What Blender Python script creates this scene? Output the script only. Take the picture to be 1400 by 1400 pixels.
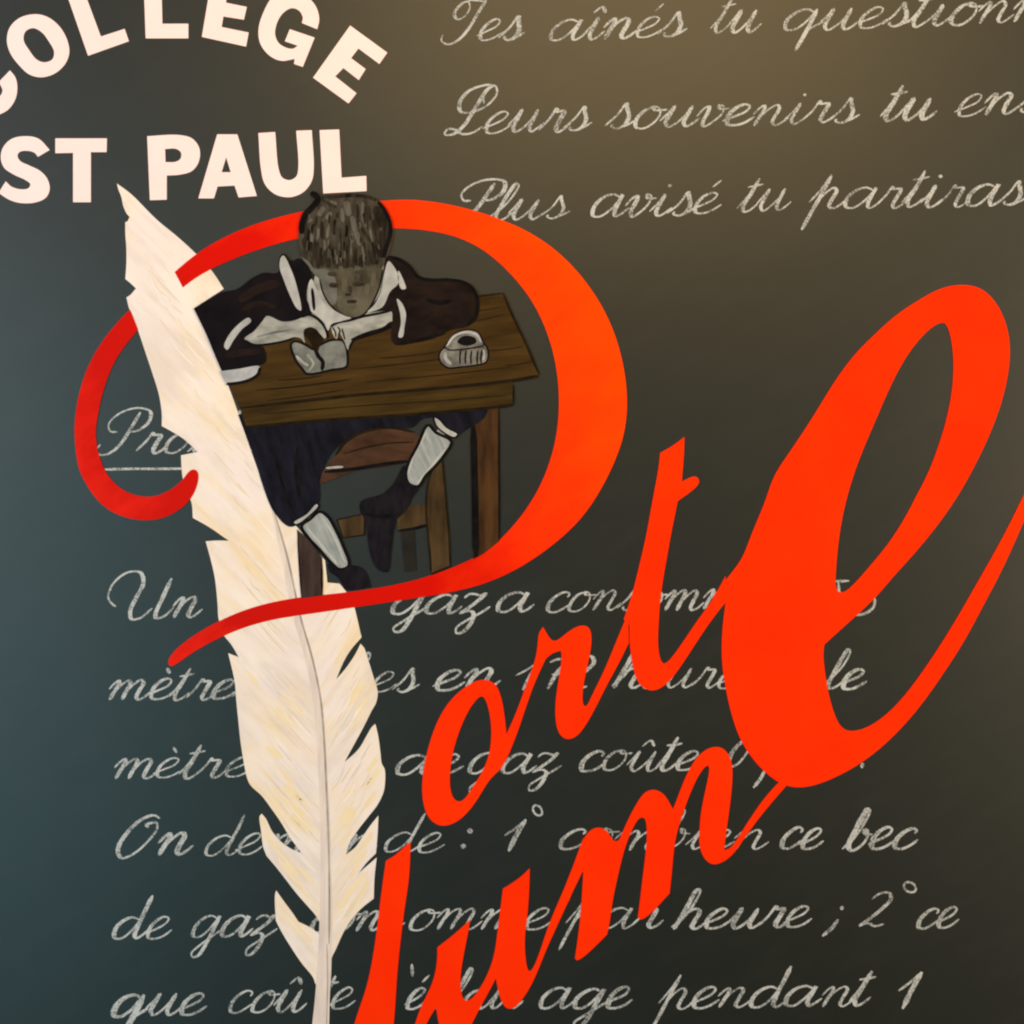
import bpy, bmesh, math, random
from mathutils import Vector
from mathutils.geometry import tessellate_polygon

random.seed(7)
SC = bpy.context.scene
for o in list(bpy.data.objects):
    bpy.data.objects.remove(o)
COL = SC.collection

# ------------------------------------------------------------------ camera
# one millimetre of the board = one unit of the tracing grid, 0..1400 across
cam_d = bpy.data.cameras.new('camera')
cam = bpy.data.objects.new('camera', cam_d)
COL.objects.link(cam)
cam_d.lens = 50; cam_d.sensor_width = 36
cam.location = (0.7, -1.4 * 50 / 36, 0.7)
cam.rotation_euler = (math.radians(90), 0, 0)
cam_d.clip_end = 100; cam_d.clip_start = 0.01
SC.camera = cam

# ------------------------------------------------------------------ world + lamps
w = bpy.data.worlds.new('World'); SC.world = w; w.use_nodes = True
bg = w.node_tree.nodes['Background']
bg.inputs['Color'].default_value = (1.0, 0.95, 0.9, 1); bg.inputs['Strength'].default_value = 0.025

def lamp(name, loc, target, power, color, sx, sy, spec=1.0):
    d = bpy.data.lights.new(name, 'AREA'); d.shape = 'RECTANGLE'; d.size = sx; d.size_y = sy
    d.energy = power; d.color = color; d.specular_factor = spec
    o = bpy.data.objects.new(name, d); COL.objects.link(o); o.location = loc
    o.rotation_euler = (Vector(target) - Vector(loc)).to_track_quat('-Z', 'Y').to_euler()
    return o
lamp('room_lamp_near', (-5.6, -3.2, 1.7), (0.7, 0, 0.7), 560, (1.0, 0.96, 0.97), 1.2, 1.2)
lamp('room_lamp_far', (4.4, -2.1, 1.0), (0.9, 0, 0.7), 165, (1.0, 0.80, 0.52), 1.0, 1.4)
lamp('warm_ceiling_lamp', (0.98, -1.25, 1.92), (0.90, 0, 1.5), 13.5, (1.0, 0.66, 0.28), 1.3, 0.8)
lamp('cool_window', (-0.62, -1.5, 0.36), (0.0, 0, 0.45), 6.6, (0.17, 0.78, 0.96), 0.9, 1.9)

# ------------------------------------------------------------------ exposure
SC.render.engine = 'CYCLES'
SC.view_settings.view_transform = 'Standard'
SC.view_settings.look = 'None'
SC.view_settings.exposure = 0.0
SC.view_settings.gamma = 1.0
SC.view_settings.use_curve_mapping = False
SC.cycles.filter_width = 2.2
SC.render.resolution_x = 1024; SC.render.resolution_y = 1024

# ------------------------------------------------------------------ materials
def nt(name):
    m = bpy.data.materials.new(name); m.use_nodes = True
    t = m.node_tree
    return m, t, t.nodes['Principled BSDF'], t.nodes['Material Output']

def coords(t, rot=0.0, scale=(1, 1, 1)):
    tc = t.nodes.new('ShaderNodeTexCoord'); mp = t.nodes.new('ShaderNodeMapping')
    t.links.new(tc.outputs['Object'], mp.inputs['Vector'])
    mp.inputs['Rotation'].default_value = (0, rot, 0)
    m2 = t.nodes.new('ShaderNodeMapping')
    t.links.new(mp.outputs['Vector'], m2.inputs['Vector'])
    m2.inputs['Scale'].default_value = scale
    return m2.outputs['Vector']

def noise(t, vec, scale, detail=4, rough=0.55):
    n = t.nodes.new('ShaderNodeTexNoise')
    n.inputs['Scale'].default_value = scale; n.inputs['Detail'].default_value = detail
    n.inputs['Roughness'].default_value = rough
    t.links.new(vec, n.inputs['Vector'])
    return n.outputs['Fac']

def ramp(t, fac, stops):
    r = t.nodes.new('ShaderNodeValToRGB'); e = r.color_ramp.elements
    while len(e) < len(stops): e.new(0.5)
    for k, (p, c) in enumerate(stops):
        e[k].position = p; e[k].color = (c[0], c[1], c[2], 1)
    t.links.new(fac, r.inputs['Fac'])
    return r.outputs['Color']

def bump(t, p, h, dist=0.0004, strength=0.4):
    b = t.nodes.new('ShaderNodeBump'); b.inputs['Distance'].default_value = dist
    b.inputs['Strength'].default_value = strength
    t.links.new(h, b.inputs['Height']); t.links.new(b.outputs['Normal'], p.inputs['Normal'])

def mixc(t, a, b, fac, mode='MIX'):
    m = t.nodes.new('ShaderNodeMix'); m.data_type = 'RGBA'; m.blend_type = mode
    for s, v in ((m.inputs[6], a), (m.inputs[7], b), (m.inputs[0], fac)):
        if isinstance(v, (tuple, list)): s.default_value = (v[0], v[1], v[2], 1)
        elif isinstance(v, float): s.default_value = v
        else: t.links.new(v, s)
    return m.outputs[2]

def paint(name, c1, c2, scale=60, stretch=(1, 1, 1), rot=0.0, rough=0.75, spec=0.05, lo=0.35, hi=0.65, detail=4):
    """hand-brushed paint: two pigments streaked into each other"""
    m, t, p, out = nt(name)
    v = coords(t, rot, stretch)
    f = noise(t, v, scale, detail)
    t.links.new(ramp(t, f, [(lo, c1), (hi, c2)]), p.inputs['Base Color'])
    p.inputs['Roughness'].default_value = rough
    p.inputs['Specular IOR Level'].default_value = spec
    bump(t, p, noise(t, v, scale * 3, 3), 0.0003, 0.15)
    return m

def board_material():
    m, t, p, out = nt('blackboard_paint')
    v = coords(t)
    a = noise(t, v, 2.2, 5, 0.6)
    c = ramp(t, a, [(0.3, (0.0020, 0.0050, 0.0036)), (0.7, (0.0032, 0.0066, 0.0048))])
    dust = noise(t, coords(t, 0.5, (1, 1, 3.5)), 9, 6, 0.65)
    c = mixc(t, c, (0.013, 0.0145, 0.012), ramp(t, dust, [(0.47, (0, 0, 0)), (0.80, (0.50, 0.50, 0.50))]))
    fine = noise(t, v, 900, 2)
    c = mixc(t, c, (0.011, 0.0115, 0.0095), ramp(t, fine, [(0.55, (0, 0, 0)), (0.8, (0.35, 0.35, 0.35))]))
    t.links.new(c, p.inputs['Base Color'])
    p.inputs['Roughness'].default_value = 0.45
    p.inputs['Specular IOR Level'].default_value = 0.9
    bump(t, p, noise(t, v, 420, 4), 0.0003, 0.10)
    return m

def chalk_material():
    m, t, p, out = nt('chalk')
    v = coords(t)
    f = noise(t, v, 330, 3, 0.6)
    g = noise(t, v, 45, 2)
    p.inputs['Base Color'].default_value = (0.47, 0.49, 0.495, 1)
    p.inputs['Roughness'].default_value = 0.95
    p.inputs['Specular IOR Level'].default_value = 0.05
    tr = t.nodes.new('ShaderNodeBsdfTransparent'); mx = t.nodes.new('ShaderNodeMixShader')
    ad = t.nodes.new('ShaderNodeMath'); ad.operation = 'MULTIPLY_ADD'
    ad.inputs[1].default_value = 0.8
    t.links.new(g, ad.inputs[0]); t.links.new(f, ad.inputs[2])
    k = ramp(t, ad.outputs[0], [(0.68, (0.16, 0.16, 0.16)), (1.0, (1, 1, 1))])
    t.links.new(k, mx.inputs['Fac'])
    t.links.new(tr.outputs[0], mx.inputs[1]); t.links.new(p.outputs[0], mx.inputs[2])
    t.links.new(mx.outputs[0], out.inputs['Surface'])
    return m

def capital_red():
    """the big capital is brushed from crimson at its tail to orange on its bowl"""
    m, t, p, out = nt('crimson_to_orange_paint')
    tc = t.nodes.new('ShaderNodeTexCoord'); sp = t.nodes.new('ShaderNodeSeparateXYZ')
    t.links.new(tc.outputs['Object'], sp.inputs[0])
    ma = t.nodes.new('ShaderNodeMath'); ma.operation = 'MULTIPLY_ADD'; ma.inputs[1].default_value = 0.55
    t.links.new(sp.outputs['Z'], ma.inputs[0]); t.links.new(sp.outputs['X'], ma.inputs[2])
    n = noise(t, coords(t, 0.6, (1, 1, 2)), 14, 4)
    ma2 = t.nodes.new('ShaderNodeMath'); ma2.operation = 'MULTIPLY_ADD'; ma2.inputs[1].default_value = 0.30
    t.links.new(n, ma2.inputs[0]); t.links.new(ma.outputs[0], ma2.inputs[2])
    mr = t.nodes.new('ShaderNodeMapRange')
    mr.inputs['From Min'].default_value = -0.2; mr.inputs['From Max'].default_value = 0.8
    t.links.new(ma2.outputs[0], mr.inputs['Value'])
    c = ramp(t, mr.outputs[0], [(0.06, (0.70, 0.014, 0.006)), (0.18, (0.52, 0.006, 0.003)), (0.46, (0.62, 0.005, 0.0008)), (0.66, (0.88, 0.028, 0.001)), (0.90, (0.93, 0.058, 0.0))])
    t.links.new(c, p.inputs['Base Color'])
    p.inputs['Roughness'].default_value = 0.7; p.inputs['Specular IOR Level'].default_value = 0.04
    return m

def feather_material(name, ang):
    m, t, p, out = nt(name)
    v1 = coords(t, math.radians(ang), (0.22, 1, 1.2))
    a = noise(t, coords(t), 10, 4, 0.6)
    c = ramp(t, a, [(0.32, (0.79, 0.65, 0.49)), (0.43, (0.81, 0.70, 0.60)), (0.56, (0.80, 0.70, 0.67))])
    b = noise(t, v1, 60, 6, 0.65)
    c = mixc(t, c, (0.50, 0.43, 0.39), ramp(t, b, [(0.48, (0, 0, 0)), (0.76, (0.45, 0.45, 0.45))]))
    y = noise(t, v1, 22, 3)
    c = mixc(t, c, (0.80, 0.58, 0.24), ramp(t, y, [(0.50, (0, 0, 0)), (0.70, (0.50, 0.50, 0.50))]))
    sh = noise(t, coords(t, math.radians(ang), (0.35, 1, 1.0)), 13, 3)
    c = mixc(t, c, (0.66, 0.57, 0.52), ramp(t, sh, [(0.50, (0, 0, 0)), (0.68, (0.75, 0.75, 0.75))]))
    g = noise(t, coords(t, math.radians(ang), (0.3, 1, 1.0)), 26, 4)
    c = mixc(t, c, (0.84, 0.76, 0.72), ramp(t, g, [(0.52, (0, 0, 0)), (0.70, (0.8, 0.8, 0.8))]))
    t.links.new(c, p.inputs['Base Color'])
    p.inputs['Roughness'].default_value = 0.65; p.inputs['Specular IOR Level'].default_value = 0.15
    bump(t, p, b, 0.0004, 0.25)
    return m

M = {}
M['board'] = board_material()
M['chalk'] = chalk_material()
M['cream'] = paint('cream_paint', (0.89, 0.68, 0.67), (0.92, 0.71, 0.71), 12, rough=0.6, spec=0.05)
M['red'] = paint('orange_red_paint', (0.92, 0.024, 0.0000), (0.94, 0.032, 0.0002), 7, rough=0.7, spec=0.04)
M['capital'] = capital_red()
M['feather'] = feather_material('feather_paint_left', -46)
M['feather_right'] = feather_material('feather_paint_right', 56)
M['shaft'] = paint('shaft_paint', (0.60, 0.51, 0.48), (0.76, 0.65, 0.58), 30, (3, 1, 0.4), spec=0.05)
M['shaft_line'] = paint('shaft_grey', (0.27, 0.23, 0.21), (0.45, 0.38, 0.34), 40, spec=0.05)
M['barb_grey'] = paint('feather_barb_grey', (0.63, 0.53, 0.46), (0.73, 0.62, 0.54), 50)
M['barb_yellow'] = paint('feather_barb_yellow', (0.76, 0.61, 0.40), (0.80, 0.66, 0.48), 50)
M['barb_lemon'] = paint('feather_lemon', (0.80, 0.64, 0.40), (0.82, 0.68, 0.49), 30)
M['barb_white'] = paint('feather_barb_white', (0.84, 0.75, 0.68), (0.86, 0.78, 0.73), 50)
M['ink'] = paint('black_outline', (0.003, 0.0025, 0.003), (0.007, 0.006, 0.006), 60, spec=0.05)
M['jacket'] = paint('dark_jacket_paint', (0.0035, 0.003, 0.0045), (0.0085, 0.0055, 0.007), 26, (1, 1, 1), spec=0.05)
M['sleeve'] = paint('brown_jacket_paint', (0.006, 0.0035, 0.0035), (0.019, 0.0105, 0.008), 22, (1, 1, 1.6), 0.2, spec=0.05)
M['navy'] = paint('navy_paint', (0.004, 0.004, 0.007), (0.011, 0.011, 0.020), 34, (2, 1, 0.7), 0.3, spec=0.05)
M['shoe'] = paint('dark_shoe_paint', (0.004, 0.004, 0.007), (0.013, 0.010, 0.014), 40, (2, 1, 0.8), spec=0.05)
M['skin'] = paint('grey_skin_paint', (0.19, 0.195, 0.18), (0.38, 0.38, 0.355), 42, (0.7, 1, 1.6), spec=0.05)
M['face'] = paint('olive_face_paint', (0.040, 0.033, 0.020), (0.108, 0.097, 0.070), 30, (1.4, 1, 0.8), 0.3, spec=0.05)
M['face_light'] = paint('grey_face_paint', (0.085, 0.084, 0.072), (0.140, 0.138, 0.122), 40, spec=0.05)
M['face_dark'] = paint('olive_face_shade', (0.026, 0.022, 0.014), (0.046, 0.040, 0.028), 40)
M['face_glow'] = paint('olive_face_glow', (0.068, 0.060, 0.041), (0.100, 0.090, 0.066), 40)
M['hair'] = paint('dark_hair_paint', (0.006, 0.0045, 0.003), (0.034, 0.027, 0.018), 55, (2.5, 1, 0.5), spec=0.05)
M['hair_light'] = paint('grey_hair_streak', (0.070, 0.062, 0.050), (0.125, 0.114, 0.096), 60, (2.5, 1, 0.5), spec=0.05)
M['hair_brown'] = paint('brown_hair_streak', (0.026, 0.021, 0.014), (0.064, 0.054, 0.040), 60, (2.5, 1, 0.5), spec=0.05)
M['linen'] = paint('grey_white_linen_paint', (0.30, 0.30, 0.30), (0.45, 0.445, 0.44), 40, (1.3, 1, 0.8), spec=0.05)
M['sock'] = paint('grey_sock_paint', (0.21, 0.24, 0.245), (0.34, 0.36, 0.36), 60, (3, 1, 0.5), 0.45, spec=0.05)
M['sockedge'] = paint('sock_edge_paint', (0.36, 0.37, 0.36), (0.47, 0.47, 0.45), 60, spec=0.05)
M['wood'] = paint('dark_wood_paint', (0.026, 0.0135, 0.0035), (0.070, 0.038, 0.009), 24, (0.35, 1, 2.6), 0.11, spec=0.05, detail=4, lo=0.28, hi=0.72)
M['wood_edge'] = paint('olive_wood_paint', (0.028, 0.016, 0.004), (0.060, 0.035, 0.008), 30, (0.3, 1, 3.0), 0.11, spec=0.05, detail=6)
M['wood_dark'] = paint('dark_wood_grain', (0.008, 0.005, 0.002), (0.018, 0.011, 0.005), 40, spec=0.05)
M['leg'] = paint('brown_leg_paint', (0.030, 0.014, 0.006), (0.075, 0.034, 0.012), 26, (2.5, 1, 0.5), spec=0.05)
M['leg_left'] = paint('maroon_leg_paint', (0.028, 0.016, 0.014), (0.055, 0.036, 0.032), 26, (2.5, 1, 0.5), spec=0.05)
M['chair'] = paint('chair_brown_paint', (0.034, 0.016, 0.009), (0.075, 0.036, 0.020), 28, (0.6, 1, 2), -0.2, spec=0.05)
M['chair_post'] = paint('chair_post_paint', (0.032, 0.019, 0.008), (0.075, 0.046, 0.020), 28, (2, 1, 0.5), spec=0.05)
M['chair_slat'] = paint('chair_slat_paint', (0.013, 0.013, 0.011), (0.024, 0.021, 0.017), 28, spec=0.05)
M['page'] = paint('grey_page_paint', (0.085, 0.088, 0.082), (0.22, 0.225, 0.21), 34, (1, 1, 1), spec=0.05)
M['page_white'] = paint('white_page_paint', (0.27, 0.28, 0.30), (0.47, 0.47, 0.49), 40, spec=0.05)
M['glass'] = paint('grey_inkwell_paint', (0.075, 0.070, 0.060), (0.23, 0.22, 0.20), 60, spec=0.05)

# ------------------------------------------------------------------ mesh helpers
def T(ox, oy, s, pts):
    """points read off an enlarged crop (origin ox, oy, magnification s) -> board millimetres"""
    return [(ox + p[0] / s, oy + p[1] / s) + tuple(p[2:]) for p in pts]

def cr(p0, p1, p2, p3, t):
    def d(a, b): return max(((a[0]-b[0])**2 + (a[1]-b[1])**2) ** 0.25, 1e-4)
    t0 = 0; t1 = t0 + d(p0, p1); t2 = t1 + d(p1, p2); t3 = t2 + d(p2, p3)
    u = t1 + (t2 - t1) * t
    def l(a, b, ta, tb):
        k = (u - ta) / (tb - ta)
        return (a[0] + (b[0]-a[0]) * k, a[1] + (b[1]-a[1]) * k)
    a1 = l(p0, p1, t0, t1); a2 = l(p1, p2, t1, t2); a3 = l(p2, p3, t2, t3)
    b1 = l(a1, a2, t0, t2); b2 = l(a2, a3, t1, t3)
    return l(b1, b2, t1, t2)

def smooth(pts, closed=True, n=5):
    N = len(pts); out = []
    segs = N if closed else N - 1
    for i in range(segs):
        p1 = pts[i]; p2 = pts[(i+1) % N]
        c1 = len(p1) > 2; c2 = len(p2) > 2
        e1 = (2*p1[0]-p2[0], 2*p1[1]-p2[1]); e2 = (2*p2[0]-p1[0], 2*p2[1]-p1[1])
        p0 = e1 if (c1 or (not closed and i == 0)) else pts[(i-1) % N]
        p3 = e2 if (c2 or (not closed and i == segs-1)) else pts[(i+2) % N]
        if c1 and c2:
            out.append(p1[:2]); continue
        for k in range(n):
            out.append(cr(p0[:2], p1[:2], p2[:2], p3[:2], k / n))
    if not closed: out.append(pts[-1][:2])
    return out

def ease(L, src, k):
    """round off the small kinks between traced points, keeping the marked corners"""
    if not k: return L
    keep = set((round(p[0], 4), round(p[1], 4)) for p in src if len(p) > 2)
    fix = [(round(p[0], 4), round(p[1], 4)) in keep for p in L]
    for _ in range(k):
        N = len(L)
        L = [L[i] if fix[i] else (L[i][0]*.5 + (L[i-1][0]+L[(i+1) % N][0])*.25, L[i][1]*.5 + (L[i-1][1]+L[(i+1) % N][1])*.25) for i in range(N)]
    return L

def W(p, h):            # board millimetres + height off the board (mm) -> metres
    return Vector((p[0] * 0.001, -h * 0.0004, (1400 - p[1]) * 0.001))

class MB:
    def __init__(self):
        self.bm = bmesh.new(); self.mats = []; self.tick = 0
    def mi(self, m):
        if m not in self.mats: self.mats.append(m)
        return self.mats.index(m)
    def poly(self, loops, h, mat, thick=0.35, sm=True, n=5, relax=0):
        """a flat painted shape with its own small thickness; the first loop is the outline, the others are holes"""
        L = [ease(smooth(l, True, n), l, relax) if sm else [p[:2] for p in l] for l in loops]
        idx = self.mi(mat)
        fr = []; bk = []
        for l in L:
            fr.append([self.bm.verts.new(W(p, h)) for p in l])
            bk.append([self.bm.verts.new(W(p, h - thick)) for p in l])
        flatf = [v for l in fr for v in l]; flatb = [v for l in bk for v in l]
        for tri in tessellate_polygon([[Vector((p[0], p[1], 0)) for p in l] for l in L]):
            for src in (flatf, flatb):
                try:
                    f = self.bm.faces.new([src[i] for i in tri]); f.material_index = idx
                except ValueError: pass
        for a, b in zip(fr, bk):
            for i in range(len(a)):
                j = (i+1) % len(a)
                f = self.bm.faces.new((a[i], a[j], b[j], b[i])); f.material_index = idx
        return self
    def stroke(self, pts, h, mat, width=3.0, wfun=None, sm=True, n=6, taper=True, jitter=0.0):
        """a brush or chalk stroke: a ribbon lying on the surface, rising a hair along its length so it can cross itself"""
        P = smooth(pts, False, n) if sm else [p[:2] for p in pts]
        idx = self.mi(mat); N = len(P); prev = None
        for i in range(N):
            a = P[max(i-1, 0)]; b = P[min(i+1, N-1)]
            dx, dy = b[0]-a[0], b[1]-a[1]; l = math.hypot(dx, dy) or 1
            nx, ny = -dy/l, dx/l
            wd = wfun(dx/l, dy/l) if wfun else width
            if taper:
                k = min(i, N-1-i)
                wd *= min(1.0, 0.45 + 0.28 * k)
            wd *= 1 + random.uniform(-jitter, jitter)
            self.tick += 1
            hh = h + 0.0008 * self.tick
            p = P[i]
            v1 = self.bm.verts.new(W((p[0]+nx*wd/2, p[1]+ny*wd/2), hh))
            v2 = self.bm.verts.new(W((p[0]-nx*wd/2, p[1]-ny*wd/2), hh))
            if prev:
                f = self.bm.faces.new((prev[0], v1, v2, prev[1])); f.material_index = idx
            prev = (v1, v2)
        return self
    def outline(self, loop, h, mat, width, sm=True):
        L = smooth(loop, True, 4) if sm else loop
        self.stroke([p[:2] for p in L] + [L[0][:2]], h, mat, width, sm=False, taper=False)
        return self
    def build(self, name, parent=None, loc=None):
        bmesh.ops.recalc_face_normals(self.bm, faces=self.bm.faces)
        for f in self.bm.faces:            # front sheets must face the viewer
            if abs(f.normal.y) > 0.9 and f.normal.y > 0 and len(f.verts) == 4:
                f.normal_flip()
        org = Vector(loc) if loc is not None else (parent.location if parent else Vector((0, 0, 0)))
        base = Vector((0, 0, 0))
        if parent:
            base = Vector(parent.location)
            q = parent.parent
            while q: base += Vector(q.location); q = q.parent
        elif loc is not None: base = Vector(loc)
        for v in self.bm.verts: v.co -= base
        me = bpy.data.meshes.new(name); self.bm.to_mesh(me); self.bm.free()
        for m in self.mats: me.materials.append(m)
        o = bpy.data.objects.new(name, me); COL.objects.link(o)
        if parent: o.parent = parent
        elif loc is not None: o.location = loc
        return o

def tag(o, label, cat, group=None):
    o['label'] = label; o['category'] = cat
    if group: o['group'] = group
    return o

def thing(name, label, cat, at, group=None):
    o = bpy.data.objects.new(name, None); COL.objects.link(o)
    o.empty_display_size = 0.02
    o.location = W(at, 0)
    return tag(o, label, cat, group)

# ------------------------------------------------------------------ the board itself
bm = bmesh.new()
bmesh.ops.create_cube(bm, size=1)
for v in bm.verts:
    v.co = Vector((0.7 + v.co.x * 2.3, 0.011 + v.co.y * 0.022, 0.7 + v.co.z * 2.1))
me = bpy.data.meshes.new('blackboard_surface'); bm.to_mesh(me); bm.free()
me.materials.append(M['board'])
board = bpy.data.objects.new('blackboard_surface', me); COL.objects.link(board)
board['kind'] = 'structure'

# heights off the board, in mm, of the layers of paint
H_CHALK, H_FEATHER, H_RED, H_CAP = 0.30, 1.0, 1.5, 1.8
H_CHAIR, H_LEGS, H_DESK, H_BOOK, H_BODY, H_CLOTH = 2.2, 2.6, 3.4, 3.9, 4.3, 4.9

# ------------------------------------------------------------------ cream block capitals
def A1(*p): return T(0, 0, 4, p)
def A2(*p): return T(300, 0, 4, p)
arch = thing('arched_lettering', 'cream bold block capitals curving in an arch along the top edge', 'lettering', (235, 90))
flat = thing('straight_lettering', 'cream bold block capitals in a straight row above the feather tip', 'lettering', (250, 270))
def letter(par, *loops):
    MB().poly(loops, 0.7, M['cream'], 0.6).build('letter', par)
letter(arch, A1((55,385,1),(85,425),(95,480),(85,540),(50,595),(0,625),(-60,640),(-140,610),(-200,540),(-220,450),(-190,360),(-120,300),(-80,292,1),(-88,378,1),(-130,410),(-130,470),(-95,525),(-45,545),(0,525),(14,497),(8,476),(-8,450,1)))
letter(arch, A1((200,78),(268,97),(328,148),(368,220),(379,290),(355,352),(300,402),(228,423),(160,407),(100,352),(56,290),(38,222),(54,150),(112,96)),
             A1((182,154),(230,178),(268,228),(296,282),(286,325),(242,341),(200,325),(160,275),(129,218),(140,172)))
letter(arch, A1((362,-40,1),(463,-40,1),(552,200,1),(682,158,1),(705,226,1),(482,305,1)))
letter(arch, A1((788,-40,1),(884,-40,1),(888,130,1),(1030,130,1),(1030,210,1),(797,210,1)))
letter(arch, A1((1148,-60,1),(1104,202,1),(1346,255,1),(1360,178,1),(1212,148,1),(1222,90,1),(1334,108,1),(1350,38,1),(1236,15,1),(1245,-60,1)))
letter(arch, A2((290,-15),(240,70),(214,160),(224,240),(275,305),(340,333),(412,322,1),(408,350,1),(456,366,1),(521,206,1),(385,160,1),(358,226,1),(428,250,1),(404,266),(368,262),(324,235),(304,185),(317,120),(350,70),(395,45),(435,58),(456,95),(451,126,1),(535,160,1),(546,105),(530,40),(490,-10),(430,-42),(350,-42)))
letter(arch, A2((715,140,1),(918,288,1),(875,350,1),(760,265,1),(720,318,1),(800,378,1),(762,438,1),(678,372,1),(633,418,1),(750,510,1),(706,566,1),(512,425,1)))
letter(flat, A1((272,820,1),(208,858,1),(188,835),(150,825),(110,830),(96,850),(110,880),(160,905),(220,935),(260,980),(272,1035),(250,1082),(190,1108),(110,1110),(50,1092),(-8,1055,1),(32,992,1),(62,1020),(110,1035),(155,1030),(166,1007),(140,985),(80,957),(25,920),(5,870),(15,810),(60,762),(130,745),(210,758)))
letter(flat, A1((303,757,1),(585,757,1),(583,832,1),(497,832,1),(497,1106,1),(400,1106,1),(400,836,1),(303,838,1)))
letter(flat, A1((805,745,1),(975,738),(1050,757),(1090,810),(1088,882),(1050,935),(985,955),(912,960,1),(912,1092,1),(820,1095,1)),
             A1((903,815,1),(962,814),(990,835),(987,868),(960,885),(905,887,1)))
letter(flat, A1((1188,735,1),(1298,735,1),(1405,1072,1),(1305,1080,1),(1283,1015,1),(1190,1020,1),(1170,1085,1),(1085,1085,1)),
             A1((1237,860,1),(1212,942,1),(1262,942,1)))
letter(flat, A2((213,728,1),(305,722,1),(324,925),(345,972),(385,985),(420,965),(432,915),(420,715,1),(505,712,1),(516,915),(505,990),(460,1050),(390,1078),(310,1065),(250,1010),(228,930)))
letter(flat, A2((548,712,1),(655,708,1),(668,972,1),(803,962,1),(805,1045,1),(568,1058,1)))

# ------------------------------------------------------------------ red script lettering
cap = thing('capital_letter', 'huge brushed red script capital whose bowl encircles the boy and desk', 'letter', (480, 820))
bowl = ([(239,372,1),(267,346),(315,319),(360,302),(407,290),(465,279),(521,275),(544,273),(576,273),(617,280),(651,288),(694,303),(737,323),(778,356)]
        + [(812,398),(838,444),(854,500),(859,550),(855,590),(845,622),(824,667),(797,709),(767,736),(737,760),(695,786),(650,803),(605,812),(560,819),(480,831),(412,841),(380,845),(340,855),(307,868),(270,887),(246,904),(234,914),(228,907),(232,896)]
        + [(250,879),(270,865),(302,847),(344,829),(388,820),(412,816),(444,813),(500,807),(540,800),(583,790),(630,772),(662,756),(684,739),(711,709),(735,674),(752,634),(763,591),(766,541),(759,482),(741,435),(722,401),(694,369),(664,342),(630,324),(587,314),(538,311),(470,314),(407,326),(377,333),(330,349),(291,366),(268,379),(250,393,1)])
MB().poly([bowl], H_CAP, M['capital'], 0.9, n=7, relax=40).build('bowl_stroke', cap)
hook = (T(90,350,4,[(352,296,1),(335,308),(250,400),(170,510),(110,630),(70,760),(48,900),(50,1040),(75,1180)])
        + T(90,600,4,[(100,225),(160,325),(240,395),(340,435),(440,448),(540,432),(620,390),(680,335),(715,270),(729,200),(716,170),(690,165),(662,190),(640,225),(560,290),(470,320),(380,310),(300,275),(230,205),(190,120),(168,30)])
        + T(90,350,4,[(162,960),(174,880),(195,770),(230,660),(280,550),(340,470),(396,402,1)]))
MB().poly([hook], H_CAP, M['capital'], 0.9, n=6, relax=16).build('hook_stroke', cap)

ort = thing('script_lettering', 'three small joined red script letters rising between capital bowl and big looped letter', 'lettering', (760, 1010), 'red script letter groups')
def D1(*p): return T(560,580,10/3,p)
def D2(*p): return T(540,820,10/3,p)
def D3(*p): return T(980,370,10/3,p)
def D4(*p): return T(980,680,10/3,p)
def D5(*p): return T(470,1050,4,p)
def D6(*p): return T(770,1000,4,p)
MB().poly([D2((395,362),(330,390),(250,460),(190,560),(150,680),(126,800),(125,900),(145,980),(185,1022),(235,1030),(300,1000),(370,920),(430,820),(475,778,1),(500,740),(525,690,1),(508,610,1),(497,510),(480,430),(452,378)),
           D2((395,435),(350,480),(300,580),(265,690),(250,800),(255,880),(280,918),(310,915),(350,860),(400,780),(430,700),(440,610),(432,520),(415,460))],
          H_RED, M['red'], 0.7, n=6, relax=8).build('letter', ort)
MB().poly([D2((675,124,1),(656,150),(650,210),(640,270),(590,410),(550,520),(508,612,1),(508,690),(485,765,1),(520,700),(560,600),(600,480),(640,370),(688,268,1),(720,242),(756,232,1),(760,260),(745,370),(730,480),(735,570),(755,620),(790,636),(830,620),(870,570),(920,480),(970,380),(1020,290),(1066,195,1),(1062,60,1),(1000,210),(950,330),(900,430),(872,486),(858,480),(855,420),(870,330),(890,240),(896,160),(880,122),(840,118),(790,145),(740,185),(715,186),(690,150))],
          H_RED + 0.05, M['red'], 0.7, n=6, relax=8).build('letter', ort)
MB().poly([D1((1252,58,1),(1200,98),(1142,130,1),(1135,200),(1110,330),(1080,500),(1050,630),(1010,790),(975,890,1),(1002,915,1),(1003,1000),(1020,1120),(1050,1190),(1100,1215),(1150,1200),(1210,1140),(1290,1020),(1370,900),(1440,810,1),(1440,690,1),(1380,800),(1300,910),(1220,1030),(1168,1090),(1150,1088),(1132,1020),(1135,900),(1145,770),(1170,620),(1195,480),(1222,350,1),(1312,282),(1320,255),(1300,235),(1240,262,1),(1250,140))],
          H_RED + 0.1, M['red'], 0.7, n=6, relax=8).build('letter', ort)

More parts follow.
